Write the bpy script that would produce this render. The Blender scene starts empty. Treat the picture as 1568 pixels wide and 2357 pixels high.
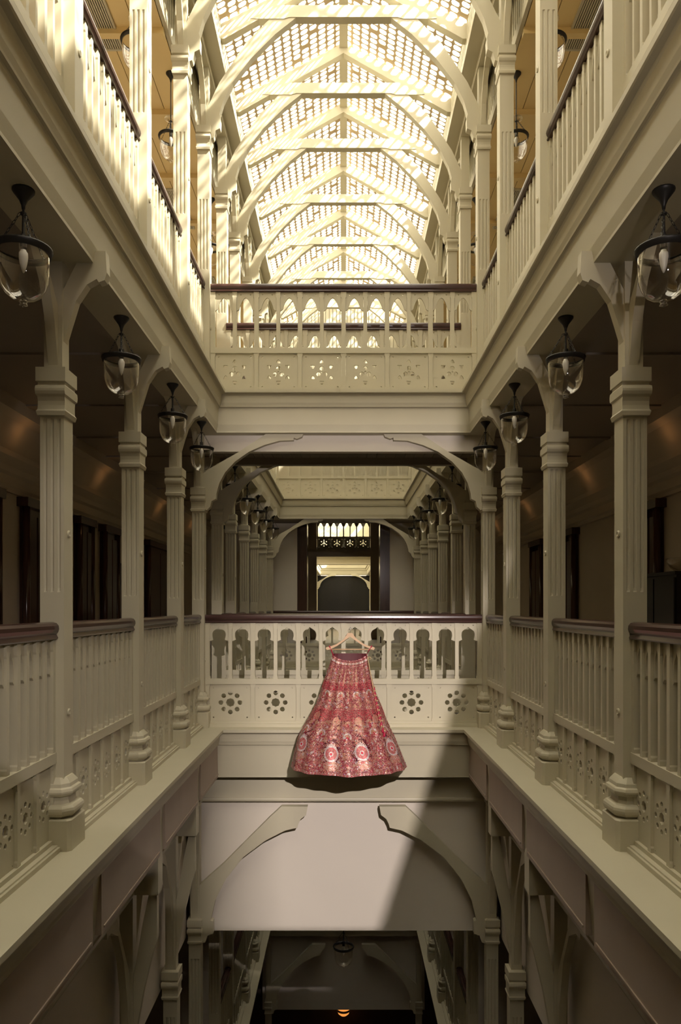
import bpy, math, random
from mathutils import Vector, Matrix
from mathutils.geometry import tessellate_polygon
random.seed(7)
PI = math.pi
SC = bpy.context.scene
COL = SC.collection

# ------------------------------------------------------------------ camera, sky, sun, lamps, exposure
# world: x right, y away from the camera, z up; eye height is z = 0 (middle gallery ledge at -1.11)
FPX = 1700.0                       # focal length in pixels of the 1568 wide frame
K = FPX / 1568.0                   # depth scale
cam_d = bpy.data.cameras.new('camera'); cam = bpy.data.objects.new('camera', cam_d); COL.objects.link(cam)
cam.location = (0, 0, 0); cam.rotation_euler = (PI / 2, 0, 0)
cam_d.sensor_fit = 'HORIZONTAL'; cam_d.sensor_width = 36.0; cam_d.lens = FPX / 1568 * 36
cam_d.shift_x = -7 / 1568; cam_d.shift_y = 218.5 / 1568; cam_d.clip_start = 0.02; cam_d.clip_end = 200
SC.camera = cam

w = bpy.data.worlds.new('sky'); SC.world = w; w.use_nodes = True
bg = w.node_tree.nodes['Background']; bg.inputs[0].default_value = (1.0, 0.94, 0.77, 1); bg.inputs[1].default_value = 7.8

sun_d = bpy.data.lights.new('sun', 'SUN'); sun = bpy.data.objects.new('sun', sun_d); COL.objects.link(sun)
sun_d.energy = 30.0; sun_d.angle = math.radians(1.3); sun_d.color = (1.0, 0.93, 0.78)
sun.rotation_euler = Vector((0.85, -0.36, 1.0)).to_track_quat('Z', 'Y').to_euler()

# photographer's flash head high on the right of the near bridge, narrow beam on the hung skirt
fl_d = bpy.data.lights.new('flash', 'SPOT'); fl = bpy.data.objects.new('flash', fl_d); COL.objects.link(fl)
fl_d.energy = 2100; fl_d.color = (1.0, 0.88, 0.84); fl_d.shadow_soft_size = 0.025
fl_d.spot_size = math.radians(100); fl_d.spot_blend = 0.1
fl.location = (0.95, -0.25, 1.25)
_t = Vector((-0.10, 6.4 * K, -1.0))
_q = (fl.location - _t).to_track_quat('Z', 'Y')
fl.rotation_euler = _q.to_euler()
def _uv(p):                                   # direction of a point in the lamp's own frame
    l = _q.inverted() @ (Vector(p) - fl.location); return l.x / -l.z, l.y / -l.z
def _gobo():
    """beam mask added to shape the flash light: soft straight edges in the lamp's own frame"""
    fl_d.use_nodes = True; nt = fl_d.node_tree; em = nt.nodes['Emission']
    def mth(op, a, b=None, c=None):
        n = nt.nodes.new('ShaderNodeMath'); n.operation = op
        for i, x in enumerate((a, b, c)):
            if x is None: continue
            if isinstance(x, (int, float)): n.inputs[i].default_value = x
            else: nt.links.new(x, n.inputs[i])
        return n.outputs[0]
    tc = nt.nodes.new('ShaderNodeTexCoord'); sp = nt.nodes.new('ShaderNodeSeparateXYZ'); nt.links.new(tc.outputs['Normal'], sp.inputs[0])
    az = mth('ABSOLUTE', sp.outputs[2])
    u = mth('DIVIDE', sp.outputs[0], az); v = mth('DIVIDE', sp.outputs[1], az)
    u = mth('MULTIPLY', u, GSU); v = mth('MULTIPLY', v, GSV)
    def edge(p, q, wdt, lo=0.0, grow=0.0):
        """1 on the left of p->q, lo on the right; wdt half width of the soft edge"""
        (a, b), (c, d) = _uv(p), _uv(q); L = math.hypot(c-a, d-b); nx, ny = -(d-b)/L, (c-a)/L
        dist = mth('ADD', mth('MULTIPLY', mth('SUBTRACT', u, a), nx), mth('MULTIPLY', mth('SUBTRACT', v, b), ny))
        ww = mth('ADD', mth('MULTIPLY', mth('MAXIMUM', mth('SUBTRACT', b, v), 0.0), grow), wdt)
        f = mth('ADD', mth('MULTIPLY', mth('DIVIDE', dist, ww), 0.5), 0.5)
        cl = nt.nodes.new('ShaderNodeClamp'); nt.links.new(f, cl.inputs[0])
        sm = mth('SMOOTH_MIN', cl.outputs[0], 1.0, 0.02)
        return mth('ADD', mth('MULTIPLY', sm, 1 - lo), lo)
    Y = 6.4 * K
    e = edge((.325, Y, -3.056), (1.12, Y, -.62), .008, 0.0, .12)       # long diagonal mask edge on the right
    up = mth('MULTIPLY', edge((-1.0, Y, 1.46), (1.0, Y, 1.46), .02, 0.0), .85)      # mask slot added to light the pale cross beam
    up = mth('MULTIPLY', up, edge((1.0, Y, 1.72), (-1.0, Y, 1.72), .05, 0.0))
    up = mth('MULTIPLY', up, edge((1.06, Y, 1.0), (1.06, Y, 2.0), .01, 0.0))
    e = mth('MULTIPLY', e, mth('MAXIMUM', up, edge((1.0, Y, .12), (-1.0, Y, .12), .035, .06)))
    e = mth('MULTIPLY', e, edge((-1.12, Y, 1.0), (-1.0, Y, -2.0), .05, .085)) # left mask edge
    e = mth('MULTIPLY', e, edge((-1.0, Y, -3.035), (1.0, Y, -3.035), .005, 0.0))
    e = mth('MULTIPLY', e, edge((-1.0, Y, -1.3), (1.0, Y, -1.3), -.22, .66))        # weaker towards the top
    nt.links.new(e, em.inputs['Strength'])
GSU, GSV = 1.0, 1.0
_gobo()

SC.view_settings.view_transform = 'Standard'; SC.view_settings.look = 'None'
SC.view_settings.gamma = 1.0; SC.view_settings.use_curve_mapping = False
SC.view_settings.exposure = 0.0

# ------------------------------------------------------------------ materials
def mat(name, col, rough=0.5, metal=0.0, noise=0.0, scale=6.0, emit=0.0, trans=0.0, spec=0.5, bump=0.0, stretch=None):
    m = bpy.data.materials.new(name); m.use_nodes = True
    nt = m.node_tree; b = nt.nodes['Principled BSDF']
    b.inputs['Base Color'].default_value = (*col, 1); b.inputs['Roughness'].default_value = rough
    b.inputs['Metallic'].default_value = metal; b.inputs['Specular IOR Level'].default_value = spec
    if trans:
        b.inputs['Transmission Weight'].default_value = trans; b.inputs['IOR'].default_value = 1.45
    if emit:
        b.inputs['Emission Color'].default_value = (*col, 1); b.inputs['Emission Strength'].default_value = emit
    if noise or bump:
        tc = nt.nodes.new('ShaderNodeTexCoord'); mp = nt.nodes.new('ShaderNodeMapping')
        if stretch: mp.inputs['Scale'].default_value = stretch
        nz = nt.nodes.new('ShaderNodeTexNoise'); nz.inputs['Scale'].default_value = scale; nz.inputs['Detail'].default_value = 4
        nt.links.new(tc.outputs['Object'], mp.inputs[0]); nt.links.new(mp.outputs[0], nz.inputs['Vector'])
        if noise:
            rp = nt.nodes.new('ShaderNodeMixRGB')
            rp.inputs[1].default_value = (*[c * (1 - noise) for c in col], 1)
            rp.inputs[2].default_value = (*[min(1, c * (1 + noise)) for c in col], 1)
            nt.links.new(nz.outputs['Fac'], rp.inputs[0]); nt.links.new(rp.outputs[0], b.inputs['Base Color'])
        if bump:
            bp = nt.nodes.new('ShaderNodeBump'); bp.inputs['Strength'].default_value = bump; bp.inputs['Distance'].default_value = 0.004
            nt.links.new(nz.outputs['Fac'], bp.inputs['Height']); nt.links.new(bp.outputs[0], b.inputs['Normal'])
    return m
M = {}
M['paint'] = mat('cream_paint', (0.53, 0.487, 0.36), 0.5, noise=0.05, scale=3.0, spec=0.35)
M['lattice'] = mat('lattice_paint', (0.44, 0.33, 0.19), 0.6, noise=0.06, scale=8)
M['plaster'] = mat('white_plaster', (0.70, 0.64, 0.55), 0.7, noise=0.03, scale=2)
M['ochre'] = mat('ochre_ceiling_paint', (0.78, 0.60, 0.29), 0.55, noise=0.05, scale=4)
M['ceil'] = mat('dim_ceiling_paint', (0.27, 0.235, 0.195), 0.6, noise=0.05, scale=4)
M['tan'] = mat('tan_board_paint', (0.40, 0.32, 0.255), 0.55, noise=0.10, scale=5, stretch=(1, 1, 0.2))
M['wood'] = mat('dark_mahogany', (0.055, 0.026, 0.022), 0.22, noise=0.4, scale=14, stretch=(0.25, 4, 4))
M['door'] = mat('polished_dark_wood', (0.06, 0.028, 0.018), 0.18, noise=0.4, scale=9, stretch=(4, 4, 0.4))
M['wall'] = mat('cream_wall', (0.50, 0.42, 0.32), 0.7, noise=0.06, scale=3)
M['stone'] = mat('floor_tile', (0.35, 0.30, 0.24), 0.4, noise=0.15, scale=4)
M['iron'] = mat('black_iron', (0.03, 0.028, 0.026), 0.45, metal=0.4)
M['brass'] = mat('old_brass', (0.55, 0.36, 0.16), 0.28, metal=1.0)
def glass_mat():
    m = bpy.data.materials.new('clear_glass'); m.use_nodes = True; nt = m.node_tree; nt.nodes.clear()
    o = nt.nodes.new('ShaderNodeOutputMaterial'); mx = nt.nodes.new('ShaderNodeMixShader'); tr = nt.nodes.new('ShaderNodeBsdfTransparent'); gl = nt.nodes.new('ShaderNodeBsdfGlossy')
    tr.inputs[0].default_value = (.96, .95, .92, 1); gl.inputs[0].default_value = (1, .97, .92, 1); gl.inputs['Roughness'].default_value = .04
    fr = nt.nodes.new('ShaderNodeLayerWeight'); fr.inputs[0].default_value = .5
    pw = nt.nodes.new('ShaderNodeMath'); pw.operation = 'POWER'; pw.inputs[1].default_value = 2.2; nt.links.new(fr.outputs['Facing'], pw.inputs[0])
    ml = nt.nodes.new('ShaderNodeMath'); ml.operation = 'MULTIPLY_ADD'; ml.inputs[1].default_value = .95; ml.inputs[2].default_value = .05; nt.links.new(pw.outputs[0], ml.inputs[0])
    nt.links.new(ml.outputs[0], mx.inputs[0]); nt.links.new(tr.outputs[0], mx.inputs[1]); nt.links.new(gl.outputs[0], mx.inputs[2]); nt.links.new(mx.outputs[0], o.inputs[0])
    return m
M['glass'] = glass_mat()
M['bulb'] = mat('opal_bulb', (0.75, 0.73, 0.68), 0.35)
M['white'] = mat('white_plastic', (0.75, 0.70, 0.62), 0.45)
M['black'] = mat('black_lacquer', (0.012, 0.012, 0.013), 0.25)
M['metal'] = mat('grille_metal', (0.50, 0.45, 0.36), 0.4, metal=0.2)
M['hanger'] = mat('pale_beech', (0.62, 0.40, 0.23), 0.4, noise=0.12, scale=20, stretch=(1, 6, 6))
M['steel'] = mat('steel_wire', (0.5, 0.5, 0.52), 0.25, metal=1.0)
M['warm'] = mat('warm_lamp', (1.0, 0.55, 0.20), 0.4, emit=9.0)
M['ember'] = mat('amber_lamp_glass', (1.0, 0.36, 0.07), 0.4, emit=0.9)
M['green'] = mat('green_light', (0.05, 0.9, 0.15), 0.4, emit=1.2)
M['lining'] = mat('maroon_lining', (0.10, 0.008, 0.014), 0.6)
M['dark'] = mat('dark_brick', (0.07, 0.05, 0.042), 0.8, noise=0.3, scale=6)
M['rug'] = mat('red_rug', (0.16, 0.03, 0.025), 0.9, noise=0.5, scale=5)
M['velvet'] = mat('red_tassel_silk', (0.42, 0.01, 0.05), 0.5)
M['cord'] = mat('gold_cord', (0.55, 0.40, 0.22), 0.5, noise=0.2, scale=60)

# ------------------------------------------------------------------ mesh helpers
class MB:
    def __init__(self): self.v = []; self.f = []
    def add(self, vs, fs):
        o = len(self.v); self.v += [tuple(p) for p in vs]; self.f += [tuple(i + o for i in f) for f in fs]; return self
    def box(self, x0, x1, y0, y1, z0, z1):
        if x0 > x1: x0, x1 = x1, x0
        return self.add([(x0,y0,z0),(x1,y0,z0),(x1,y1,z0),(x0,y1,z0),(x0,y0,z1),(x1,y0,z1),(x1,y1,z1),(x0,y1,z1)],
                        [(0,3,2,1),(4,5,6,7),(0,1,5,4),(1,2,6,5),(2,3,7,6),(3,0,4,7)])
    def lathe(self, prof, n=16, c=(0,0,0), caps=True):
        vs = []; fs = []
        for r, z in prof:
            for i in range(n):
                a = 2*PI*i/n; vs.append((c[0]+r*math.cos(a), c[1]+r*math.sin(a), c[2]+z))
        for k in range(len(prof)-1):
            for i in range(n):
                j = (i+1) % n; fs.append((k*n+i, k*n+j, (k+1)*n+j, (k+1)*n+i))
        if caps:
            fs.append(tuple(range(n))[::-1]); fs.append(tuple((len(prof)-1)*n+i for i in range(n)))
        return self.add(vs, fs)
    def loft(self, rings, caps=True):
        n = len(rings[0]); vs = [p for r in rings for p in r]; fs = []
        for k in range(len(rings)-1):
            for i in range(n):
                j = (i+1) % n; fs.append((k*n+i, k*n+j, (k+1)*n+j, (k+1)*n+i))
        if caps:
            fs.append(tuple(range(n))[::-1]); fs.append(tuple((len(rings)-1)*n+i for i in range(n)))
        return self.add(vs, fs)
    def tube(self, pts, r, n=6):
        pts = [Vector(p) for p in pts]; rings = []
        for i, p in enumerate(pts):
            t = (pts[min(i+1, len(pts)-1)] - pts[max(i-1, 0)]).normalized()
            u = t.orthogonal().normalized() if abs(t.z) > .9 else t.cross(Vector((0,0,1))).normalized()
            w_ = t.cross(u)
            rr = r[i] if isinstance(r, (list, tuple)) else r
            rings.append([p + u*rr*math.cos(2*PI*k/n) + w_*rr*math.sin(2*PI*k/n) for k in range(n)])
        return self.loft(rings)
    def plate(self, outer, holes, t, plane='xz', off=0.0):
        """2D outline with holes, extruded by t about off along the third axis"""
        loops = [outer] + holes
        tri = tessellate_polygon([[Vector((p[0], p[1], 0)) for p in L] for L in loops])
        P = [p for L in loops for p in L]; n = len(P)
        def m3(p, d):
            return {'xz': (p[0], d, p[1]), 'yz': (d, p[0], p[1]), 'xy': (p[0], p[1], d)}[plane]
        vs = [m3(p, off - t/2) for p in P] + [m3(p, off + t/2) for p in P]
        fs = [tuple(x) for x in tri] + [tuple(i + n for i in x[::-1]) for x in tri]
        k = 0
        for L in loops:
            m = len(L)
            for i in range(m):
                j = (i+1) % m; fs.append((k+i, k+j, k+j+n, k+i+n))
            k += m
        return self.add(vs, fs)
    def mesh(self, name, material, smooth=False, fixn=True):
        me = bpy.data.meshes.new(name); me.from_pydata(self.v, [], self.f)
        if fixn:
            import bmesh
            bm = bmesh.new(); bm.from_mesh(me); bmesh.ops.recalc_face_normals(bm, faces=bm.faces); bm.to_mesh(me); bm.free()
        for mm in (material if isinstance(material, (list, tuple)) else [material]): me.materials.append(mm)
        if smooth: me.polygons.foreach_set('use_smooth', [True]*len(me.polygons))
        me.update(); return me
def put(name, me, parent=None, loc=(0,0,0), rz=0.0, scale=None):
    o = bpy.data.objects.new(name, me); COL.objects.link(o); o.location = loc
    if rz: o.rotation_euler = (0, 0, rz)
    if scale: o.scale = scale
    if parent: o.parent = parent
    return o
def obj(name, mb, material, parent=None, smooth=False, **kw): return put(name, mb.mesh(name, material, smooth), parent, **kw)
def tag(o, label, cat, group=None):
    o['label'] = label; o['category'] = cat
    if group: o['group'] = group
    return o
def thing(name, label, cat, loc=(0,0,0), rz=0.0, group=None):
    o = bpy.data.objects.new(name, None); COL.objects.link(o); o.location = loc; o.rotation_euler = (0, 0, rz)
    o.empty_display_size = 0.05
    return tag(o, label, cat, group)
def struct(name, mb, material, label=None, parent=None):
    o = obj(name, mb, material, parent); o['kind'] = 'structure'
    if label: o['label'] = label
    return o
def circ(cx, cy, r, n=12, ph=0.0): return [(cx + r*math.cos(2*PI*i/n+ph), cy + r*math.sin(2*PI*i/n+ph)) for i in range(n)]
ORD = ['nearest', 'second', 'third', 'fourth', 'fifth', 'sixth', 'seventh', 'eighth', 'ninth', 'tenth', 'eleventh', 'twelfth']
SIDE = {-1: 'left', 1: 'right'}

# ------------------------------------------------------------------ layout
CY = [c * K + 0.055 for c in (1.98, 3.13, 4.28, 5.38, 6.27, 7.2, 8.06, 9.15, 10.2, 11.25, 12.35)]   # column centres in depth
XU, XM, XG = 1.29, 1.34, 1.37            # column centre lines of the three storeys
ZU, ZM, ZL = 1.965, -1.11, -5.3           # ledge tops
W1 = (-0.25, 6.15*K); W2 = (7.40*K, 12.22*K)   # the two light wells
XW = 2.85                                # gallery back walls
YN, YF = -3.0, 13.0*K
HB = 23.2*K                              # far wall of the hall

# ------------------------------------------------------------------ structure: ledges, slabs, shells
trim_n = [0]
def trim(mb, m, label=None):
    trim_n[0] += 1; return struct('trim_%d' % trim_n[0], mb, m, label)
def ring(well, z0, prof, xl=1.087):
    mb = MB(); y0, y1 = well
    rings = [[(-xl-e, y0-e, z0+d), (xl+e, y0-e, z0+d), (xl+e, y1+e, z0+d), (-xl-e, y1+e, z0+d)] for e, d in prof]
    return mb.loft(rings, caps=False)
COVE = [(.30, 0), (.0, 0), (.0, -.026), (.006, -.032), (.03, -.036), (.036, -.05), (.038, -.08), (.042, -.11), (.05, -.135), (.052, -.145), (.066, -.148), (.07, -.155)]
for i, wl in enumerate((W1, W2)):
    trim(ring(wl, ZU, COVE + [(.078, -.30), (.09, -.355), (.09, -.37), (.30, -.37)], xl=1.07), M['paint'], 'cream moulded ledge and fascia round the upper gallery well')
    trim(ring(wl, ZM, COVE + [(.095, -.44), (.095, -.45), (.24, -.45)]), M['paint'], 'cream moulded ledge and fascia round the middle gallery well')
    trim(ring(wl, ZM, [(.24, -.44), (.24, -.67), (.23, -.675), (.225, -.69), (.23, -.705), (.24, -.71), (.36, -.71)]), M['paint'], 'cream lower beam under the middle gallery ledge')
    trim(ring(wl, ZL, COVE + [(.095, -.44), (.24, -.45), (.24, -.71), (.36, -.71)], xl=1.2), M['paint'], 'dim ledge and beam round the lower gallery well')
# slabs (floor finish above, ceiling face below)
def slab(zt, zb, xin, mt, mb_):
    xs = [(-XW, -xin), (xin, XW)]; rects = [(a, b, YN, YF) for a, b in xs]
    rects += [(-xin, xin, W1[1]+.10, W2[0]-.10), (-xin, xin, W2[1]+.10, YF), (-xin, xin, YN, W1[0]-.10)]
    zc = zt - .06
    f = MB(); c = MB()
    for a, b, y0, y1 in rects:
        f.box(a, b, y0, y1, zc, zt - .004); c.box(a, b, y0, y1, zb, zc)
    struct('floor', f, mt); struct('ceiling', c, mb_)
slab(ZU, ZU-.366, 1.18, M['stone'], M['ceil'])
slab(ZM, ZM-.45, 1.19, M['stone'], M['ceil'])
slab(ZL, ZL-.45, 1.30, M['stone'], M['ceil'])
b = MB(); b.box(-XW, XW, YN, YF, -9.8, -9.6); struct('floor', b, M['stone'])
b = MB(); b.box(-.9, .9, 8.2*K, 11.6*K, -9.6, -9.59); tag(obj('rug', b, M['rug']), 'dark red rug on the lowest floor', 'rug')
# side and end walls
for s in (-1, 1):
    b = MB(); b.box(s*XW, s*(XW+.15), YN, 26*K, -9.8, 5.2); struct('wall_' + SIDE[s], b, M['wall'])
    b = MB(); b.box(s*1.24, s*(XW+.15), YN, YF+.3, 5.12, 5.2); struct('ceiling', b, M['ceil'])       # flat roof over the upper gallery
    # side bulkhead below the middle gallery beam
    b = MB(); b.box(s*1.455, s*1.50, YN, 6.3*K, -3.05, -1.56); struct('wall_' + SIDE[s], b, M['plaster'])
    b = MB(); b.box(s*1.455, s*1.50, 7.5*K, 12.3*K, -3.05, -1.56); struct('wall_' + SIDE[s], b, M['plaster'])
b = MB(); b.box(-XW-.15, XW+.15, YN-.15, YN, -9.8, 6.2); struct('wall_back', b, M['wall'])
# bulkheads under the bridge
b = MB(); b.box(-1.455, 1.455, 6.43*K, 6.43*K+.05, -3.055, -1.56); struct('wall_front', b, M['plaster'], 'smooth white bulkhead hanging under the bridge')
b = MB(); b.box(-1.50, 1.50, 12.6*K, 12.6*K+.05, -7.45, -5.75); struct('wall_front', b, M['plaster'], 'dim white bulkhead at far end of the lower gallery')
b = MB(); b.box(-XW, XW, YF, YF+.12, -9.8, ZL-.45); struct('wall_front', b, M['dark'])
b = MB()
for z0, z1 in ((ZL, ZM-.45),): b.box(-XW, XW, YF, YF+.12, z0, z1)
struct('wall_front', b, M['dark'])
# pale piers flanking the far passage at middle level
for s in (-1, 1):
    b = MB(); b.box(s*.885, s*XW, 13.0*K, 13.0*K+.35, ZM, ZU-.37); b.box(s*.885, s*XW, 13.0*K-.004, 13.0*K, .05, .058)
    struct('wall_front', b, M['plaster'], 'pale pier beside the far passage, %s' % SIDE[s])
    b = MB(); b.box(s*.70, s*.885, 13.0*K+.06, 13.0*K+.5, ZM, ZU-.37); struct('door_%d' % (1 if s < 0 else 2), b, M['door'], 'dark wooden jamb of the far passage, %s' % SIDE[s])
# hall beyond, and the far wing
b = MB(); b.box(-XW, XW, YF, HB, ZM-.2, ZM); struct('floor', b, M['stone'])
b = MB(); b.box(-XW, XW, YF+.35, HB, 4.4, 4.6); struct('ceiling', b, M['ceil'])
b = MB(); b.box(-XW, XW, YF, YF+.12, ZU, 6.1); struct('wall_front', b, M['paint'], 'boarded gable end of the roof')
yb = YF - .012
gab = bpy.data.objects['wall_front.%03d' % 0] if False else [o for o in COL.objects if o.name.startswith('wall_front')][-1]
bm_ = MB().box(-.028, .028, -.012, .012, 0, 1).mesh('board', M['paint'])
for i in range(38):
    x = -1.258 + i * .068; top = 5.92 - abs(x) * .55
    put('board', bm_, gab, (x, yb, 4.2), scale=(1, 1, top - 4.2))
b = MB()
b.box(-XW, -.92, HB, HB+.3, ZM, 4.6); b.box(.92, XW, HB, HB+.3, ZM, 4.6); b.box(-.92, .92, HB, HB+.3, 1.72, ZU); b.box(-.92, .92, HB, HB+.3, 3.06, 4.6)
struct('wall_front', b, M['wall'], 'dark far wall of the hall with its passage opening')
b = MB(); b.box(-XW, XW, HB, 37*K, ZM-.2, ZM); struct('floor', b, M['stone'])
for s in (-1, 1):
    b = MB(); b.box(s*1.5, s*1.65, HB+.3, 37*K, ZM, 4.8); struct('wall_' + SIDE[s], b, M['paint'])
b = MB(); b.box(-1.65, 1.65, 36*K, 36*K+.2, ZU-.4, 6.5); struct('wall_front', b, M['paint'])
trim(ring((26*K, 34*K), ZU, COVE + [(.078, -.30), (.09, -.37), (.5, -.37)]), M['paint'], 'cream fascia of the far wing well')
b = MB(); b.box(-1.5, 1.5, 34*K+.1, 36*K, ZU-.36, ZU); b.box(-1.5, -1.17, HB+.3, 36*K, ZU-.36, ZU); b.box(1.17, 1.5, HB+.3, 36*K, ZU-.36, ZU); struct('floor', b, M['ceil'])
b = MB(); b.box(-1.5, 1.5, 34.4*K, 34.4*K+.1, ZM, ZU-.4); struct('wall_front', b, M['black'])  # black colour stands in for the shade below the far fascia

# ------------------------------------------------------------------ columns
def flute_ring(hw, z, d):
    """square section with three grooves on the front and the back face; d = groove depth"""
    pts = []
    g = [-.031, 0.0, .031]; r = .0085
    for sgn in (-1, 1):
        row = [(-hw, 0)]
        for c in g:
            for k, dd in ((-1, 0), (-.7, .75), (0, 1), (.7, .75), (1, 0)): row.append((c + k*r, dd*d))
        row.append((hw, 0))
        if sgn > 0: row = row[::-1]
        pts += [(x, sgn*(hw - dd), z) for x, dd in row]
    return pts
def sq(hx, hy, z): return [(-hx, -hy, z), (hx, -hy, z), (hx, hy, z), (-hx, hy, z)]
def octo(r, z, c=.38):
    k = r*(1-c); return [(-k,-r,z),(k,-r,z),(r,-k,z),(r,k,z),(k,r,z),(-k,r,z),(-r,k,z),(-r,-k,z)]
def column_meshes(fl0, fl1, cap0, top, hw=.055, fl2=None):
    D = {}
    rings = [flute_ring(hw, 0, 0)]
    for a, c in ([(fl0, fl1)] + ([fl2] if fl2 else [])):
        rings += [flute_ring(hw, a, 0), flute_ring(hw, a+.006, .006), flute_ring(hw, a+.018, .009), flute_ring(hw, c-.018, .009), flute_ring(hw, c-.006, .006), flute_ring(hw, c, 0)]
    rings.append(flute_ring(hw, cap0+.02, 0))
    D['shaft'] = MB().loft(rings).mesh('shaft', M['paint'])
    c = cap0
    prof = [(.057, 0), (.070, .003), (.072, .022), (.066, .032), (.063, .05), (.063, .07), (.068, .088), (.078, .098), (.083, .112), (.083, .122), (.078, .136), (.064, .143), (.064, .155), (.075, .158), (.075, .222), (.05, .228)]
    D['capital'] = MB().loft([sq(min(r, .062) + (.006 if r > .07 else 0), r, c + z) for r, z in prof]).mesh('capital', M['paint'])
    D['neck_post'] = MB().box(-.042, .042, -.042, .042, c+.2, top).mesh('neck_post', M['paint'])
    D['base_block'] = MB().loft([octo(.102, 0, .16), octo(.102, .138, .16), octo(.096, .144, .16)]).mesh('base_block', M['paint'])
    D['base_moulding'] = MB().loft([octo(r, z) for r, z in ((.082,.13),(.082,.15),(.096,.156),(.104,.168),(.106,.18),(.104,.192),(.096,.203),(.078,.208),(.072,.222),(.074,.24),(.088,.246),(.096,.258),(.097,.266),(.093,.278),(.084,.284),(.082,.30),(.076,.308),(.062,.326))]).mesh('base_moulding', M['paint'])
    D['rosette'] = MB().lathe([(.017, 0), (.017, .004), (.012, .007), (.004, .004)], 14).mesh('rosette', M['paint'])
    return D
# local x = towards the well
LONG = lambda z0, h, r: [(.035, z0), (.05, z0+.10*h), (.05+.09*r, z0+.38*h), (.05+.26*r, z0+.66*h), (.05+.52*r, z0+.86*h), (.05+.82*r, z0+.93*h), (.05+1.0*r, z0+.93*h), (.05+1.0*r, z0+h), (.05+.62*r, z0+h), (.035, z0+.52*h)]
TRANS_M = [(.03, 2.30), (.066, 2.42), (.10, 2.53), (.15, 2.605), (.195, 2.63), (.205, 2.615), (.232, 2.625), (.242, 2.66), (.236, 2.76), (.16, 2.76), (.11, 2.72), (.03, 2.56)]
TRANS_G = [(.03, 2.46), (.06, 2.62), (.10, 2.85), (.16, 3.10), (.19, 3.20), (.19, 3.49), (.14, 3.49), (.10, 3.30), (.03, 2.9)]
CM_M = column_meshes(1.178, 1.975, 1.985, ZU-.37-ZM)
CM_U = column_meshes(1.14, 1.79, 2.24, 5.06-ZU)
CM_G = column_meshes(1.0, 2.06, 2.20, ZM-.71-ZL)
for D, z0, h, r in ((CM_M, 2.20, .56, .36), (CM_U, 2.46, .50, .30), (CM_G, 2.42, 1.06, .44)):
    P = LONG(z0, h, r)
    D['bracket'] = MB().plate(P, [], .045, 'yz').mesh('bracket', M['paint'])
    D['bracket_b'] = MB().plate([(-a, z) for a, z in P], [], .045, 'yz').mesh('bracket', M['paint'])
CM_M['trans'] = MB().plate(TRANS_M, [], .05, 'xz').mesh('cantilever_bracket', M['paint'])
CM_G['trans'] = MB().plate(TRANS_G, [], .05, 'xz').mesh('cantilever_bracket', M['paint'])
CM_M['pend'] = MB().box(.01, .15, -.056, .056, 2.60, 2.772).mesh('pendant_block', M['paint'])
CM_G['pend'] = MB().box(.04, .205, -.058, .058, 3.49, 4.04).mesh('pendant_block', M['paint'])
# big arch brackets under the bridges, outlines in metres from the column centre line
def px2(pts, d, xc, zc): return [((791-0 - x) * -1 * d / 1568 + xc, (1397 - y) * d / 1568 - zc) for x, y in pts]
ARM = [(676.6,1015.8),(645,1017),(609.6,1027),(574,1042.6),(542.7,1065),(520,1089.5),(507,1114),(500,1138.6),(499,1150),(489,1155),(486,1168),(478,1175.6),(466,1174),(466,1094),(484.6,1080.5),(551.6,1042.6),(618.6,998),(636.4,985),(696.7,985),(700,998),(696,1008),(684,1012.7),(677,1010)]
ARG = [(686,1898),(658.7,1904),(614,1926.6),(564,1964),(524.4,2013.6),(499.5,2063),(489,2108),(494.5,2110),(495,2138),(482,2143),(477,2158),(462,2162),(462,2030),(519.4,1978.8),(574,1924),(624,1874),(650,1850),(709.5,1850),(706,1869),(694,1878),(688.6,1889)]
CM_M['arch'] = MB().plate(px2(ARM, 6.33, XM, ZM), [], .075, 'xz').mesh('arch_bracket', M['paint'])
CM_G['arch'] = MB().plate(px2(ARG, 6.38, XG, ZL), [], .075, 'xz').mesh('arch_bracket', M['paint'])
ENDS = (4, 5, 10)
def column(D, s, i, x, z0, label, group):
    t = thing('fluted_column', label, 'column', (s*x, CY[i], z0), PI if s > 0 else 0.0, group)
    for k in ('base_block', 'base_moulding', 'shaft', 'capital', 'neck_post'): put(k, D[k], t, scale=(.64, .64, .78) if D is CM_U and k.startswith('base') else None)
    if i not in (0, 5): put('bracket', D['bracket_b'], t) if s < 0 else put('bracket', D['bracket'], t)
    if i not in (4, 10): put('bracket', D['bracket'], t) if s < 0 else put('bracket', D['bracket_b'], t)
    if 'trans' in D and i not in ENDS: put('cantilever_bracket', D['trans'], t)
    if 'pend' in D and D is not CM_M and i not in ENDS: put('pendant_block', D['pend'], t)
    if 'arch' in D and i in ENDS: put('arch_bracket', D['arch'], t)
    for z in ((.62, 1.45) if D is not CM_G else (1.45,)):
        r = put('rosette', D['rosette'], t, (.0555, 0, z)); r.rotation_euler = (0, PI/2, 0)
    return t
for s in (-1, 1):
    for i in range(len(CY)):
        S = SIDE[s]
        lvl = 'beside the near light well' if i < 5 else 'beyond the bridge'
        if i > 0:
            column(CM_M, s, i, XM, ZM, '%s cream fluted column on %s side of middle gallery, counted from the front' % (ORD[i-1], S), 'columns of the middle gallery')
            column(CM_U, s, i, XU, ZU, '%s sunlit fluted column on %s side of upper gallery, counted from the front' % (ORD[i-1], S) if s < 0 else
                   '%s fluted column on %s side of upper gallery, counted from the front' % (ORD[i-1], S), 'columns of the upper gallery')
        if i >= 2:
            column(CM_G, s, i, XG, ZL, '%s shadowed column under the %s middle gallery, counted from the front' % (ORD[i-2], S), 'columns of the lower gallery')

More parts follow.
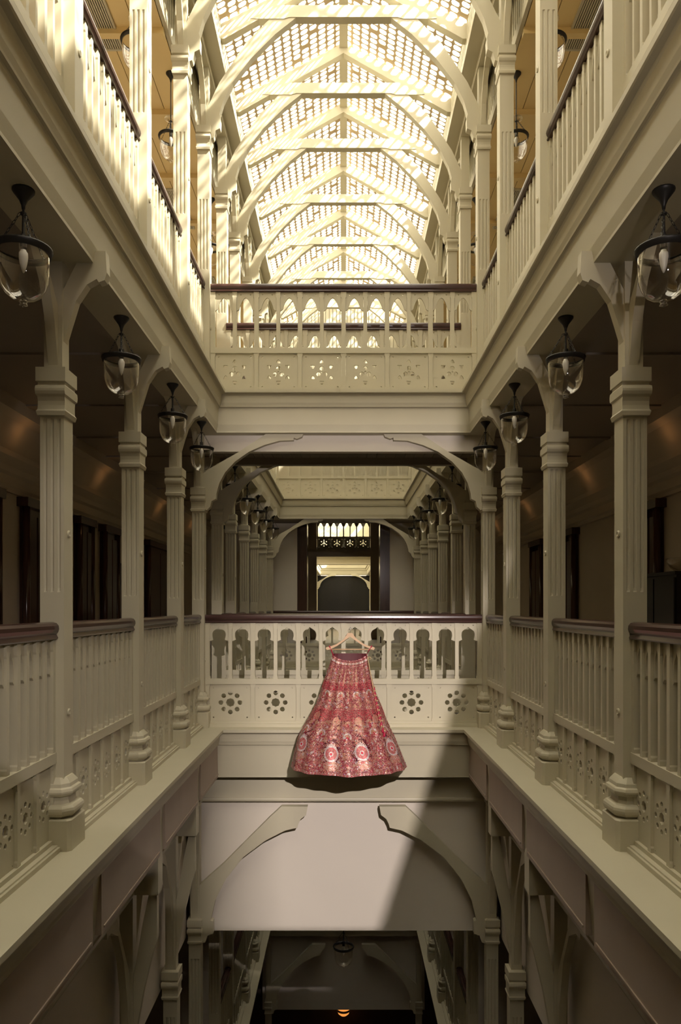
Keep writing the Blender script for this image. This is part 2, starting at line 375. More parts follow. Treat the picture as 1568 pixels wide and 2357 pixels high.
for s in (-1, 1):
    t = thing('fluted_column', 'shadowed lowest storey column and arch bracket framing the far dim bulkhead, %s' % SIDE[s], 'column', (s*XG, 12.42*K, -9.6), PI if s > 0 else 0, 'columns of the lowest storey')
    for k in ('base_block', 'base_moulding', 'shaft', 'capital', 'neck_post'): put(k, CM_G[k], t)
    put('arch_bracket', CM_G['arch'], t)
# ------------------------------------------------------------------ railings
KEY = [(.0, 0), (.19, .085), (.165, .17), (.145, .28), (.145, .40), (.17, .50), (.23, .585), (.33, .655), (.42, .71), (.5, .785)]
OGE = [(.0, 0), (.10, .06), (.15, .12), (.19, .27), (.25, .42), (.33, .57), (.41, .67), (.5, .715)]
_rc = {}
def arch_board(wd, h, style):
    k = ('a', round(wd, 4), h, style)
    if k not in _rc:
        half = KEY if style == 'key' else OGE
        op = [(x, z) for x, z in half] + [(1-x, z) for x, z in half[::-1][1:]]
        poly = [((x-.5)*wd, z*h) for x, z in op] + [(wd/2, h), (-wd/2, h)]
        poly[0] = (-wd/2, .0); 
        holes = [circ(sx*.27*wd, .87*h, min(.032*wd, .006), 6) for sx in (-1, 1)] if wd > .1 else []
        _rc[k] = MB().plate(poly, holes, .016).mesh('arch_board', M['paint'])
    return _rc[k]
def fret_panel(wd, h, style):
    k = ('p', round(wd, 4), h, style)
    if k not in _rc:
        u = min(wd, h); nn = 12 if u > .2 else 8
        outer = [(-wd/2, 0), (wd/2, 0), (wd/2, h), (-wd/2, h)]; cz = h*.5
        H = []
        if style == 'key':
            R, r = (.257*u, .065*u) if wd > .2 else (.37*u, .085*u)
            for i in range(8): H.append(circ(R*math.cos(PI*i/4), cz + R*math.sin(PI*i/4), r, nn))
            ro = .122*u if wd > .2 else .17*u
            H.append([((ro if j % 2 else ro*.86)*math.cos(PI*j/8+PI/8), cz + (ro if j % 2 else ro*.86)*math.sin(PI*j/8+PI/8)) for j in range(16)])
        else:
            q = u if wd > .2 else u*1.35
            for a in (90, 210, 330):
                a = math.radians(a); H.append(circ(.105*q*math.cos(a), cz + .105*q*math.sin(a), .062*q, nn))
            H.append(circ(0, cz, .030*q, 6, PI/6))
            for a, up in ((90, 1), (30, -1), (-30, 1), (-90, -1), (-150, 1), (150, -1)):
                a = math.radians(a); x0, z0 = .285*q*math.cos(a), cz + .285*q*math.sin(a)
                H.append([(x0 + px*q, z0 + up*pz*q) for px, pz in ((-.058,-.045),(.058,-.045),(.050,0),(.03,.035),(0,.058),(-.03,.035),(-.050,0))])
        cx, co = wd/2 - .1*u, .1*u
        H += [circ(sx*cx, zz, .022*u, 6) for sx in (-1, 1) for zz in (co, h-co)]
        _rc[k] = MB().plate(outer, H, .016).mesh('fret_panel', M['paint'])
    return _rc[k]
def cached(key, fn):
    if key not in _rc: _rc[key] = fn()
    return _rc[key]
RAILP = [(-.030, .962), (.030, .962), (.034, .968), (.030, .976), (.026, .984), (.034, .994), (.038, 1.008), (.036, 1.024), (.026, 1.036), (.010, 1.041), (-.010, 1.041), (-.026, 1.036), (-.036, 1.024), (-.038, 1.008), (-.034, .994), (-.026, .984), (-.030, .976), (-.034, .968)]
def railing(label, group, loc, rz, L, n, style, wide, rail_over=0.0):
    """local x along the rail, z up from the ledge"""
    t = thing('pierced_railing', label, 'railing', loc, rz, group)
    pw, pi_ = (.050, .042) if wide else (.034, .026)
    pitch = (L - pw) / n
    me = cached(('rail', round(L+rail_over, 3)), lambda: MB().loft([[(x, y, z) for y, z in RAILP] for x in (-(L+rail_over)/2, (L+rail_over)/2)]).mesh('handrail', M['wood']))
    put('handrail', me, t)
    put('kerb', cached(('kerb', round(L, 3)), lambda: MB().box(-L/2, L/2, -.062, .062, 0, .022).box(-L/2, L/2, -.05, .05, .022, .03).mesh('kerb', M['paint'])), t)
    put('bottom_rail', cached(('brail', round(L, 3)), lambda: MB().box(-L/2, L/2, -.026, .026, .03, .05).mesh('bottom_rail', M['paint'])), t)
    put('middle_rail', cached(('mrail', round(L, 3)), lambda: MB().box(-L/2, L/2, -.027, .027, .392, .442).mesh('middle_rail', M['paint'])), t)
    mp = cached(('mpost', pw), lambda: MB().loft([sq(a, .022, z) for a, z in ((pw*.5, .045), (pw*.5, .07), (pw*.38, .078), (pw*.38, .36), (pw*.5, .372), (pw*.5, .46), (pw*.4, .468), (pw*.4, .905), (pw*.5, .915), (pw*.5, .964))]).mesh('post', M['paint']))
    ip = cached(('ipost', pi_), lambda: MB().loft([sq(a, .020, z) for a, z in ((pi_*.5, .44), (pi_*.5, .462), (pi_*.4, .47), (pi_*.4, .905), (pi_*.5, .915), (pi_*.5, .964))]).mesh('baluster', M['paint']))
    x0 = -L/2 + pw/2
    fp = fret_panel(pitch - pw*.8, .345, style); ab = arch_board(pitch/2 - pw*.40 - pi_*.40, .172, style)
    for i in range(n+1):
        put('post', mp, t, (x0 + i*pitch, 0, 0))
        if i < n:
            xc = x0 + (i+.5)*pitch
            put('baluster', ip, t, (xc, 0, 0)); put('fret_panel', fp, t, (xc, 0, .048))
            put('arch_board', ab, t, (xc - pitch/4, 0, .79)); put('arch_board', ab, t, (xc + pitch/4, 0, .79))
    return t
NP = [6, 6, 6, 4, 0, 4, 6, 6, 6, 6]
for s in (-1, 1):
    S = SIDE[s]
    for i in range(10):
        if NP[i] == 0: continue
        y0, y1 = CY[i] + .05, CY[i+1] - .05
        for nm, z, xx, st in (('middle', ZM, XM+.005, 'key'), ('upper', ZU, XU+.02, 'ogee')):
            a = 'runs out of frame before the nearest' if i == 0 else 'runs between the %s and %s' % (ORD[i-1], ORD[i])
            railing('cream railing of %s gallery %s side that %s %s columns' % (nm, S, a.replace('runs ', 'runs '), S) if i else
                    'cream railing of %s gallery on %s cut by the frame edge' % (nm, S), 'side railings of the %s gallery' % nm,
                    (s*xx, (y0+y1)/2, z), PI/2, y1-y0, NP[i], st, False)
for i in range(5, 10):
    for s in (-1, 1):
        y0, y1 = CY[i] + .05, CY[i+1] - .05
        railing('dim railing beside the deep lower well, %s side, %s bay behind the white bulkhead' % (SIDE[s], ORD[i-5] if i > 5 else 'first'), 'railings of the lower gallery', (s*XG, (y0+y1)/2, ZL), PI/2, y1-y0, NP[i], 'key', False)
railing('wide cream railing of the middle bridge with keyhole arches behind the hung skirt', 'bridge railings', (0, CY[4]+.03, ZM), 0, 2*XM-.10, 6, 'key', True)
railing('wide cream railing of the upper bridge with pointed arches and dark top rail', 'bridge railings', (0, CY[4]+.03, ZU), 0, 2*XU-.10, 6, 'ogee', True)
railing('far railing of the upper bridge seen through the nearer one', 'bridge railings', (0, CY[5]-.035, ZU), 0, 2*XU-.10, 6, 'ogee', True)
railing('far railing of the middle bridge seen through the nearer one', 'bridge railings', (0, CY[5]-.035, ZM), 0, 2*XM-.10, 6, 'key', True)
railing('railing at the far end of the second well, upper gallery', 'bridge railings', (0, CY[10]+.14, ZU), 0, 2*XU-.10, 6, 'ogee', True)
railing('railing at the far end of the second well, middle gallery', 'bridge railings', (0, CY[10]+.14, ZM), 0, 2*XM-.10, 6, 'key', True)
railing('backlit railing with pointed arches high in the distant hall', 'bridge railings', (0, HB+.15, ZU), 0, 1.84, 4, 'ogee', True)
railing('tiny pale railing with fretted panels at end of the distant wing', 'bridge railings', (0, 34*K+.2, ZU), 0, 2.4, 6, 'ogee', True)

# ------------------------------------------------------------------ roof: lattice, trusses, frieze
RZ, EZ_, EX = 6.0, 5.395, 1.145
sl = math.hypot(EX, RZ-EZ_); ux, uz = EX/sl, -(RZ-EZ_)/sl
def lattice_mesh(side):
    mb = MB(); nc = 13; cw = sl/nc; nr = 14; t = .007
    nx, nz = -uz, ux
    def P(u, v, k): return (side*(u*ux + nx*k), v, u*uz + nz*k)
    for c in range(nc):
        u0, u1 = c*cw, (c+1)*cw
        bar = (3 + c*2) % nr; tot = nr + .6; v = 0.0
        for r in range(nr):
            if r == bar:
                v1 = v + .6/tot
                mb.add([P(u0,v,0),P(u1,v,0),P(u1,v1,0),P(u0,v1,0)], [(0,1,2,3)]); v = v1
            v1 = v + 1/tot
            um, vm = (u0+u1)/2, (v+v1)/2; hu, hv = cw*.425, (v1-v)*.42
            rect = [(u1,vm),(u1,v1),(um,v1),(u0,v1),(u0,vm),(u0,v),(um,v),(u1,v)]
            hole = [(um+hu,vm),(um+hu*.80,vm+hv*.82),(um,vm+hv),(um-hu*.72,vm+hv*.9),(um-hu,vm),(um-hu*.72,vm-hv*.9),(um,vm-hv),(um+hu*.80,vm-hv*.82)]
            vs = [P(a,b_,0) for a,b_ in rect] + [P(a,b_,0) for a,b_ in hole] + [P(a,b_,t) for a,b_ in hole] + [P(a,b_,t) for a,b_ in rect]
            fs = []
            for i in range(8):
                j = (i+1) % 8
                fs += [(i,j,8+j,8+i), (8+i,8+j,16+j,16+i), (16+i,16+j,24+j,24+i)]
            mb.add(vs, fs); v = v1
    return mb.mesh('lattice_panel', M['lattice'], fixn=False)
LAT = {s: lattice_mesh(s) for s in (-1, 1)}
b = MB().box(-.045, .045, YN, YF, RZ-.075, RZ+.02); roof = struct('ceiling', b, M['paint'], 'pitched roof of pierced cream lattice over the light well')
TY = [YN, -1.9, -.8, .35] + [c for c in CY] + [YF]
for a, c in zip(TY[:-1], TY[1:]):
    for s in (-1, 1): put('lattice_panel', LAT[s], roof, (0, a, RZ), scale=(1, c-a, 1))
for k in range(8):
    for s in (-1, 1): put('lattice_panel', LAT[s], roof, (0, HB + .3 + k*1.65, RZ), scale=(1, 1.65, 1))
for s in (-1, 1):
    t = thing('fluted_column', 'tiny distant fluted column with arch bracket, %s side of the far wing' % SIDE[s], 'column', (s*XM, 33.9*K, ZM), PI if s > 0 else 0, 'columns of the far wing')
    for k in ('base_block', 'base_moulding', 'shaft', 'capital', 'neck_post'): put(k, CM_M[k], t)
    put('arch_bracket', CM_M['arch'], t)
    b = MB(); b.box(s*1.14, s*1.65, HB+.3, 36*K, 5.3, 5.4); struct('ceiling', b, M['paint'])
rafter = {s: MB().plate([(0, 5.975), (s*1.15, 5.375), (s*1.15, 5.245), (s*1.10, 5.245), (0, 5.868)], [], .075).mesh('rafter', M['paint']) for s in (-1, 1)}
collar = MB().plate([(-.80, 5.425), (-.55, 5.425), (-.50, 5.44), (.50, 5.44), (.55, 5.425), (.80, 5.425), (.86, 5.43), (.62, 5.55), (-.62, 5.55), (-.86, 5.43)], [], .085).mesh('collar_beam', M['paint'])
BR = [(683,42),(633.8,81),(578,137),(535.5,192),(514,235),(505.6,265),(508,275),(507,297),(497,302),(492,318),(484,322),(481,338),(470,342),(468,262),(477,252),(505.6,192),(565,102.6),(625,42),(640,30),(700,30)]
brace = {s: MB().plate([(-s*(791-x)*-1*0 + s*(791-x)*6.3/1568, (1397-y)*6.3/1568) for x, y in BR], [], .07).mesh('arch_brace', M['paint']) for s in (-1, 1)}
for i in range(2, 11):
    t = thing('roof_truss', '%s arched roof truss of cream timber, counted from the top of the picture' % ORD[i-2], 'truss', (0, CY[i], 0), 0, 'roof trusses')
    for s in (-1, 1): put('rafter', rafter[s], t); put('arch_brace', brace[s], t)
    put('collar_beam', collar, t)
for s in (-1, 1):
    b = MB(); b.box(s*1.12, s*1.36, YN, YF, 5.055, 5.13); b.box(s*1.24, s*1.36, YN, YF, 4.98, 5.06); trim(b, M['paint'], 'long cream wall plate under the roof, %s' % SIDE[s])
    b = MB(); b.box(s*1.150, s*1.17, YN, YF, 5.13, 5.40)
    y = .4
    while y < YF - .05:
        b.box(s*1.135, s*1.152, y, y+.042, 5.13, 5.37); y += .07
    trim(b, M['paint'], 'narrow boarded frieze under the eaves, %s' % SIDE[s])
    # slatted frieze behind the columns above the gallery ceiling
    b = MB(); b.box(s*1.40, s*1.43, YN, YF, 4.60, 4.70); b.box(s*1.42, s*1.44, YN, YF, 4.7, 5.06)
    y = 2.0
    while y < YF - .1:
        b.box(s*1.40, s*1.42, y, y+.035, 4.70, 5.05); y += .065
    trim(b, M['paint'], 'slatted frieze above the upper gallery ceiling, %s' % SIDE[s])
    # ochre boarded ceiling of the upper gallery
    b = MB(); b.box(s*1.43, s*XW, YN, YF, 4.66, 4.70); c = struct('ceiling', b, M['ochre'], 'ochre boarded ceiling of the upper gallery, %s' % SIDE[s])
    me = MB().box(-.108, .108, 0, YF-YN, 0, .05).mesh('ceiling_board', M['ochre'])
    for k in range(6): put('ceiling_board', me, c, (s*(1.545 + k*.222), YN, 4.60))
    me = MB().box(1.43, XW, -.03, .03, 0, .06).mesh('cross_beam', M['ochre'])
    for i in range(0, 10):
        o = put('cross_beam', me, c, (0 if s > 0 else 0, CY[i], 4.55)); o.rotation_euler = (0, 0, 0 if s > 0 else PI)
# air grilles in the upper ceiling
gn = 0
for s in (-1, 1):
    for j, (ya, yc_) in enumerate(((4.62, 5.60), (7.5, 8.25), (9.5, 10.1))):
        t = thing('air_grille', '%s slatted air grille in the %s upper gallery ceiling' % (('large near', 'middle', 'small far')[j], SIDE[s]), 'grille', (s*1.89, 0, 4.595), 0, 'ceiling air grilles')
        ya *= K; yc_ *= K
        fr = MB(); fr.box(-.085, -.066, ya, yc_, -.012, .005); fr.box(.066, .085, ya, yc_, -.012, .005); fr.box(-.085, .085, ya-.02, ya, -.012, .005); fr.box(-.085, .085, yc_, yc_+.02, -.012, .005)
        obj('frame', fr, M['paint'], t); obj('backing', MB().box(-.066, .066, ya, yc_, .0, .004), M['black'], t)
        me = MB().box(-.0055, .0055, ya, yc_, -.009, .0).mesh('slat', M['paint'])
        for k in range(7): put('slat', me, t, (-.054 + k*.018, 0, 0))

# ------------------------------------------------------------------ bridge soffit: planks, beams
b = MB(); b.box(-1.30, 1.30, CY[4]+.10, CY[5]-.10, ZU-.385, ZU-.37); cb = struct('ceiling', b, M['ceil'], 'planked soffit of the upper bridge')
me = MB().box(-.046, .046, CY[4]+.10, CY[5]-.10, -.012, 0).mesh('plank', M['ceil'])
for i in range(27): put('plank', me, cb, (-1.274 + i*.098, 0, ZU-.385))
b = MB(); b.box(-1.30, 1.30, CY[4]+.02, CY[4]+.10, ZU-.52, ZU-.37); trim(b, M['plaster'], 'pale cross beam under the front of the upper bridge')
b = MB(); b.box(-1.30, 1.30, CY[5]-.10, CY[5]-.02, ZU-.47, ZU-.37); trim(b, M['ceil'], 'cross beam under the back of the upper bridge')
# frieze panels of the middle fascia seen from above: tan boards between the pendants
for s in (-1, 1):
    for i in range(0, 4):
        y0, y1 = CY[i]+.06, CY[i+1]-.06
        b = MB(); b.box(s*1.150, s*1.19, y0, y1, ZM-.45, ZM-.034); b.box(s*1.144, s*1.152, y0+.03, y1-.03, ZM-.425, ZM-.415)
        trim(b, M['tan'], 'tan boarded fascia panel below the %s ledge, bay %s' % (SIDE[s], ORD[i]))

# ------------------------------------------------------------------ lanterns
def glass_prof(R, h):
    out = [(R*.97, 0), (R*.965, -.2*h), (R*.95, -.42*h), (R*.91, -.56*h), (R*.82, -.68*h), (R*.66, -.79*h), (R*.42, -.87*h), (R*.14, -.905*h)]
    inn = [(r-.004 if r > .02 else r*.6, z+.003) for r, z in out[::-1]]
    return out, inn
R_, H_ = .098, .215
_o, _i = glass_prof(R_, H_)
L_glass = MB().lathe(_o, 28, caps=False).lathe([(.002, -.895*H_), (.014, -.90*H_), (.016, -.925*H_), (.010, -.945*H_), (.014, -.965*H_), (.016, -.985*H_), (.008, -H_), (.002, -H_)], 12).mesh('glass_bell', M['glass'], True)
L_rim = MB().lathe([(.094, -.016), (.102, -.016), (.104, -.002), (.108, .002), (.106, .008), (.098, .010), (.094, .004)], 28, caps=False).add([], []).mesh('rim', M['iron'], True)
L_bulb = MB().lathe([(.003, -.075), (.008, -.062), (.014, -.04), (.0175, -.015), (.0165, .0), (.011, .008), (.010, .012)], 14).mesh('bulb', M['bulb'], True)
L_sock = MB().lathe([(.013, .008), (.013, .055), (.006, .06), (.005, .13), (.012, .135), (.012, .142), (.004, .145)], 12).mesh('lamp_holder', M['iron'])
L_can = MB().lathe([(.006, -.075), (.008, -.06), (.016, -.04), (.036, -.014), (.042, -.006), (.042, 0)], 18).mesh('ceiling_cup', M['iron'], True)
L_smoke = MB().lathe([(.004, .02), (.03, .014), (.052, .002), (.054, -.002), (.050, .0), (.028, .010), (.004, .015)], 20, caps=False).mesh('smoke_bell', M['glass'], True)
def chain_mesh(z1):
    mb = MB()
    for k in range(3):
        a = 2*PI*k/3 + .5
        p0 = Vector((.100*math.cos(a), .100*math.sin(a), .006)); p1 = Vector((.012*math.cos(a), .012*math.sin(a), z1))
        n = 9
        for i in range(n):
            q = p0.lerp(p1, (i+.5)/n); d = (p1-p0).normalized(); u = d.cross(Vector((math.cos(a+PI/2), math.sin(a+PI/2), 0))).normalized()
            if i % 2: u = d.cross(u)
            ln = (p1-p0).length/n*.62
            mb.tube([q + d*ln*math.cos(x) + u*.0045*math.sin(x) for x in [2*PI*j/8 for j in range(9)]], .0013, 4)
        mb.lathe([(.006, .0), (.007, .006), (.003, .014)], 8, (p0.x, p0.y, p0.z-.006))
    return mb.mesh('chain', M['iron'])
L_chain = chain_mesh(.142)
def lantern(label, group, loc, ztop, smoke=True):
    t = thing('bell_jar_lantern', label, 'lantern', loc, random.uniform(0, 2), group)
    for n_, m_ in (('glass_bell', L_glass), ('rim', L_rim), ('bulb', L_bulb), ('lamp_holder', L_sock), ('chain', L_chain)): put(n_, m_, t, (0, 0, -.012 if n_ == 'bulb' else 0))
    hgt = ztop - loc[2]
    put('ceiling_cup', L_can, t, (0, 0, hgt)); obj('rod', MB().tube([(0,0,.13), (0,0,hgt-.06)], .0045, 8), M['iron'], t)
    if smoke: put('smoke_bell', L_smoke, t, (0, 0, .16))
    return t
BAY = [(CY[i]+CY[i+1])/2 for i in range(10)]
for s in (-1, 1):
    for i in (0, 1, 2, 3, 5, 6, 7, 8, 9):
        q = ORD[i] if i < 4 else ORD[i-1]
        lantern('%s hanging glass bell lantern along the %s side of the middle gallery' % (q, SIDE[s]), 'lanterns of the middle gallery', (s*1.225, BAY[i], 1.365), ZU-.37, False)
    for j, i in enumerate((2, 3, 5, 6)):
        lantern('%s glass lantern under the ochre ceiling of the %s upper gallery' % (ORD[j], SIDE[s]), 'lanterns of the upper gallery', (s*1.49, BAY[i], 4.05), 4.60)
lantern('dark glass lantern hanging low in the middle below the white bulkhead', 'lanterns of the middle gallery', (0, 6.9*K, -3.44), ZM-.45, False)

# ------------------------------------------------------------------ gallery walls: doors, cornice, downlights
dn = 2
for s, spans in ((-1, ((4.85, 5.5), (5.99, 6.36), (7.2, 7.55), (7.96, 8.4), (9.75, 10.9))), (1, ((6.06, 6.33), (8.26, 8.7), (9.6, 10.1)))):
    for a, c in spans:
        dn += 1; a *= K; c *= K
        z0, z1 = ZM, .93
        b = MB(); b.box(-.03, .06, a, c, z0, z1-.04); d = struct('door_%d' % dn, b, M['door']); d.location = (s*XW, 0, 0); d.rotation_euler = (0, 0, 0)
        sgn = -s
        fr = MB()
        for y in (a, c): fr.tube([(sgn*.06, y, z0), (sgn*.06, y, z1)], .035, 12)
        obj('pilaster', fr, M['door'], d, True)
        obj('lintel', MB().box(sgn*.0, sgn*.10, a-.06, c+.06, z1-.05, z1+.03), M['door'], d)
        mid = (a+c)/2
        for y0, y1 in ((a+.05, mid-.015), (mid+.015, c-.05)):
            for za, zb in ((z0+.12, z0+.75), (z0+.85, z1-.12)): obj('door_panel', MB().box(sgn*.055, sgn*.075, y0, y1, za, zb), M['door'], d)
        obj('handle', MB().lathe([(.006, 0), (.006, .03), (.018, .035), (.02, .045), (.01, .055)], 10), M['brass'], d, True, loc=(sgn*.07, mid+.03, z0+.95)).rotation_euler = (0, sgn*PI/2, 0)
for s in (-1, 1):
    prof = [(.0, .97), (.03, .97), (.03, 1.0), (.05, 1.02), (.05, 1.10), (.08, 1.12), (.10, 1.16), (.16, 1.22), (.17, 1.26), (.28, 1.46), (.34, 1.50), (.34, 1.66), (.0, 1.66)]
    b = MB().loft([[(s*(XW-e), y, z) for e, z in prof] for y in (.5, YF)]); trim(b, M['wall'], 'deep cornice along the %s gallery wall' % SIDE[s])
    b = MB()
    for y in [x*K for x in (3.13, 4.28, 5.38, 6.4, 7.2, 8.06, 9.15, 10.2, 11.25)]: b.box(s*1.42, s*(XW-.34), y, y+.08, 1.585, 1.66)
    trim(b, M['ceil'], 'cross beams of the %s middle gallery ceiling' % SIDE[s])
    b = MB(); b.box(s*(XW-.02), s*XW, .5, YF, ZM, ZM+.16); struct('baseboard_' + SIDE[s], b, M['door'])
    for j, y in enumerate((5.45, 7.3, 9.62, 11.6)):
        t = thing('downlight', '%s warm recessed downlight in the %s gallery ceiling' % (ORD[j], SIDE[s]), 'light', (s*2.36, y*K, 1.652), 0, 'recessed downlights')
        obj('trim_ring', MB().lathe([(.032, 0), (.045, -.008), (.048, 0)], 18, caps=False), M['white'], t, True)
        obj('lens', MB().lathe([(.001, -.002), (.032, -.002), (.032, .004)], 18), M['warm'], t)
        ld = bpy.data.lights.new('downlight_lamp', 'SPOT'); lo = bpy.data.objects.new('downlight_lamp', ld); COL.objects.link(lo); lo.parent = t
        lo.location = (0, 0, -.02); ld.energy = 15.0; ld.color = (1, .68, .42); ld.spot_size = math.radians(130); ld.spot_blend = .6; ld.shadow_soft_size = .03
        # bare warm point light added for the glow on the cornice, no fixture
        ld = bpy.data.lights.new('cornice_glow', 'POINT'); lo = bpy.data.objects.new('cornice_glow', ld); COL.objects.link(lo); lo.parent = t
        lo.location = (s*.13, 0, -.30); ld.energy = .12; ld.color = (1, .5, .18); ld.shadow_soft_size = .02
# detectors, exit signs, framed panel, cabinet, bowl
def detector(label, loc):
    t = thing('smoke_detector', label, 'detector', loc, 0, 'smoke detectors')
    obj('base', MB().lathe([(.06, 0), (.06, -.012), (.052, -.018)], 20), M['white'], t, True)
    obj('chamber', MB().lathe([(.040, -.016), (.040, -.030), (.036, -.034)], 20), M['white'], t, True)
    obj('cap', MB().lathe([(.034, -.034), (.034, -.040), (.022, -.046), (.006, -.048)], 20), M['white'], t, True)
    obj('vent_gap', MB().lathe([(.036, -.020), (.0412, -.022), (.0412, -.026), (.036, -.028)], 20), M['black'], t)
detector('white smoke detector on the planked soffit under the upper bridge', (.735, CY[4]+.20, ZU-.397))
detector('white smoke detector on the right gallery ceiling behind the columns', (2.02, 7.15*K, 1.652))
detector('white smoke detector on the left gallery ceiling behind the columns', (-2.05, 7.2*K, 1.652))
t = tag(obj('vent_grille', MB().lathe([(.001, -.004), (.09, -.004), (.095, 0), (.095, .002)], 24), M['ceil'], None, True, loc=(-.76, CY[4]+.28, ZU-.397)), 'round flush speaker grille on the bridge soffit', 'vent')  # small air vent plate in the soffit
for s in (-1, 1):
    t = thing('exit_light', 'tiny green exit light behind the %s second well columns' % SIDE[s], 'sign', (s*1.43, 8.35*K, .985), 0, 'exit lights')
    obj('housing', MB().box(-.05, .05, -.02, .02, -.03, .10), M['iron'], t); obj('lens', MB().box(-.014, .014, -.024, -.018, -.012, .018), M['green'], t)
t = thing('framed_panel', 'dark framed panel on the left gallery wall beside a doorway', 'picture', (-XW+.02, 8.55*K, .1), 0)
obj('frame', MB().box(-.02, .02, -.12, .12, -.45, .45), M['black'], t); obj('panel', MB().box(.02, .024, -.10, .10, -.42, .42), M['door'], t)
t = thing('black_cabinet', 'black cabinet against the right gallery wall at the frame edge', 'cabinet', (2.58, 5.15*K, ZM), 0)
obj('body', MB().box(-.22, .25, -.35, .35, .06, 1.34), M['black'], t); obj('top', MB().box(-.24, .25, -.37, .37, 1.34, 1.365), M['black'], t)
obj('plinth', MB().box(-.19, .25, -.32, .32, 0, .06), M['black'], t)
for k in (-1, 1):
    d = obj('door', MB().box(-.235, -.22, .01 if k > 0 else -.34, .34 if k > 0 else -.01, .09, 1.32), M['black'], t)
    obj('knob', MB().lathe([(.006, 0), (.012, .012), (.003, .02)], 8), M['brass'], d, True, loc=(-.235, k*.05, .75)).rotation_euler = (0, -PI/2, 0)
tag(obj('glass_bowl', MB().lathe([(.04, 0), (.045, .006), (.075, .03), (.10, .07), (.105, .10), (.10, .10), (.094, .07), (.07, .034), (.03, .012), (.001, .01)], 20), M['glass'], None, True, loc=(2.47, 4.98*K, ZM+1.366)), 'cut glass bowl on the black cabinet', 'bowl')
# warm lamp glowing at the very bottom of the picture
t = thing('ceiling_lamp', 'small orange glowing lamp under the far lower bulkhead', 'lamp', (0, 12.75*K, -7.55), 0)
obj('shade', MB().lathe([(.12, .04), (.125, 0), (.10, .0)], 20, caps=False), M['brass'], t, True); obj('bowl', MB().lathe([(.118, 0), (.10, -.05), (.06, -.085), (.002, -.10)], 20), M['ember'], t, True)
obj('stem', MB().tube([(0, 0, .03), (0, 0, 1.80)], .01, 8), M['brass'], t)

# ------------------------------------------------------------------ the skirt
ROWS = [(365,622,1000),(450,600,1015),(560,562,1035),(700,515,1065),(800,485,1095),(930,440,1150),(1080,355,1205),(1200,285,1255),(1290,240,1300),(1450,200,1365),(1640,155,1440)]
DC = [6.26, 6.25, 6.23, 6.19, 6.16, 6.12, 6.07, 6.04, 6.03, 6.01, 6.0]
TAB = []
for (yr, xl, xr), d in zip(ROWS, DC):
    py = 1430 + yr/4.9; pl = 640 + xl/4.9; pr = 640 + xr/4.9
    v = (yr-365)/(1640-365)
    TAB.append((v, (1397-py)*d/1568, ((pl+pr)/2-791)*d/1568, (pr-pl)/2*d/1568, d*K, .05 + .33*v**1.15, .045 + .05*v))
def sk_at(v):
    for a, c in zip(TAB[:-1], TAB[1:]):
        if v <= c[0] or c is TAB[-1]:
            f = (v-a[0])/(c[0]-a[0]); return [p + (q-p)*f for p, q in zip(a, c)]
def SK(a, v, off=0.0):
    """a: angle from the front (0) to the right (pi/2); v: 0 waist .. 1 hem"""
    _, z, xc, wd, y, bf, bb = sk_at(max(0, min(1, v)))
    fr = math.cos(a)
    pl = (.004 + .006*v) * math.cos(16*a) + .008*math.sin(5*a + 1)*v
    x = xc + math.sin(a)*(wd + pl*.6 + off)
    yy = y - fr*((bf if fr > 0 else bb) + (pl if fr > 0 else 0) + off)
    zz = z - (.062*max(0, fr)**1.3*(1-v)**3) - .004*v*math.cos(9*a)*max(0, fr)
    return Vector((x, yy, zz))
skirt = thing('embroidered_skirt', 'long red bridal skirt covered in gold and rose embroidery hanging from the bridge railing', 'skirt', (0, 0, 0))
NA, NV = 192, 60
def skin(off, v0, v1, nv):
    mb = MB(); vs = [SK(2*PI*i/NA, v0 + (v1-v0)*k/nv, off) for k in range(nv+1) for i in range(NA)]
    fs = [(k*NA+i, k*NA+(i+1) % NA, (k+1)*NA+(i+1) % NA, (k+1)*NA+i) for k in range(nv) for i in range(NA)]
    return mb.add(vs, fs)
fab = bpy.data.materials.new('red_embroidered_silk'); fab.use_nodes = True
nt = fab.node_tree; bs = nt.nodes['Principled BSDF']; bs.inputs['Roughness'].default_value = .55
tc = nt.nodes.new('ShaderNodeTexCoord'); vo = nt.nodes.new('ShaderNodeTexVoronoi'); vo.inputs['Scale'].default_value = 120
vr = nt.nodes.new('ShaderNodeValToRGB'); vr.color_ramp.elements[0].color = (.46, .20, .165, 1); vr.color_ramp.elements[0].position = .22
vr.color_ramp.elements[1].color = (.20, .012, .028, 1); vr.color_ramp.elements[1].position = .5
nt.links.new(tc.outputs['Object'], vo.inputs['Vector']); nt.links.new(vo.outputs['Distance'], vr.inputs[0]); nt.links.new(vr.outputs[0], bs.inputs['Base Color'])
obj('cloth', skin(0, 0, 1, NV), fab, skirt, True)
obj('lining', skin(-.006, .0, .995, 20), M['lining'], skirt, True)
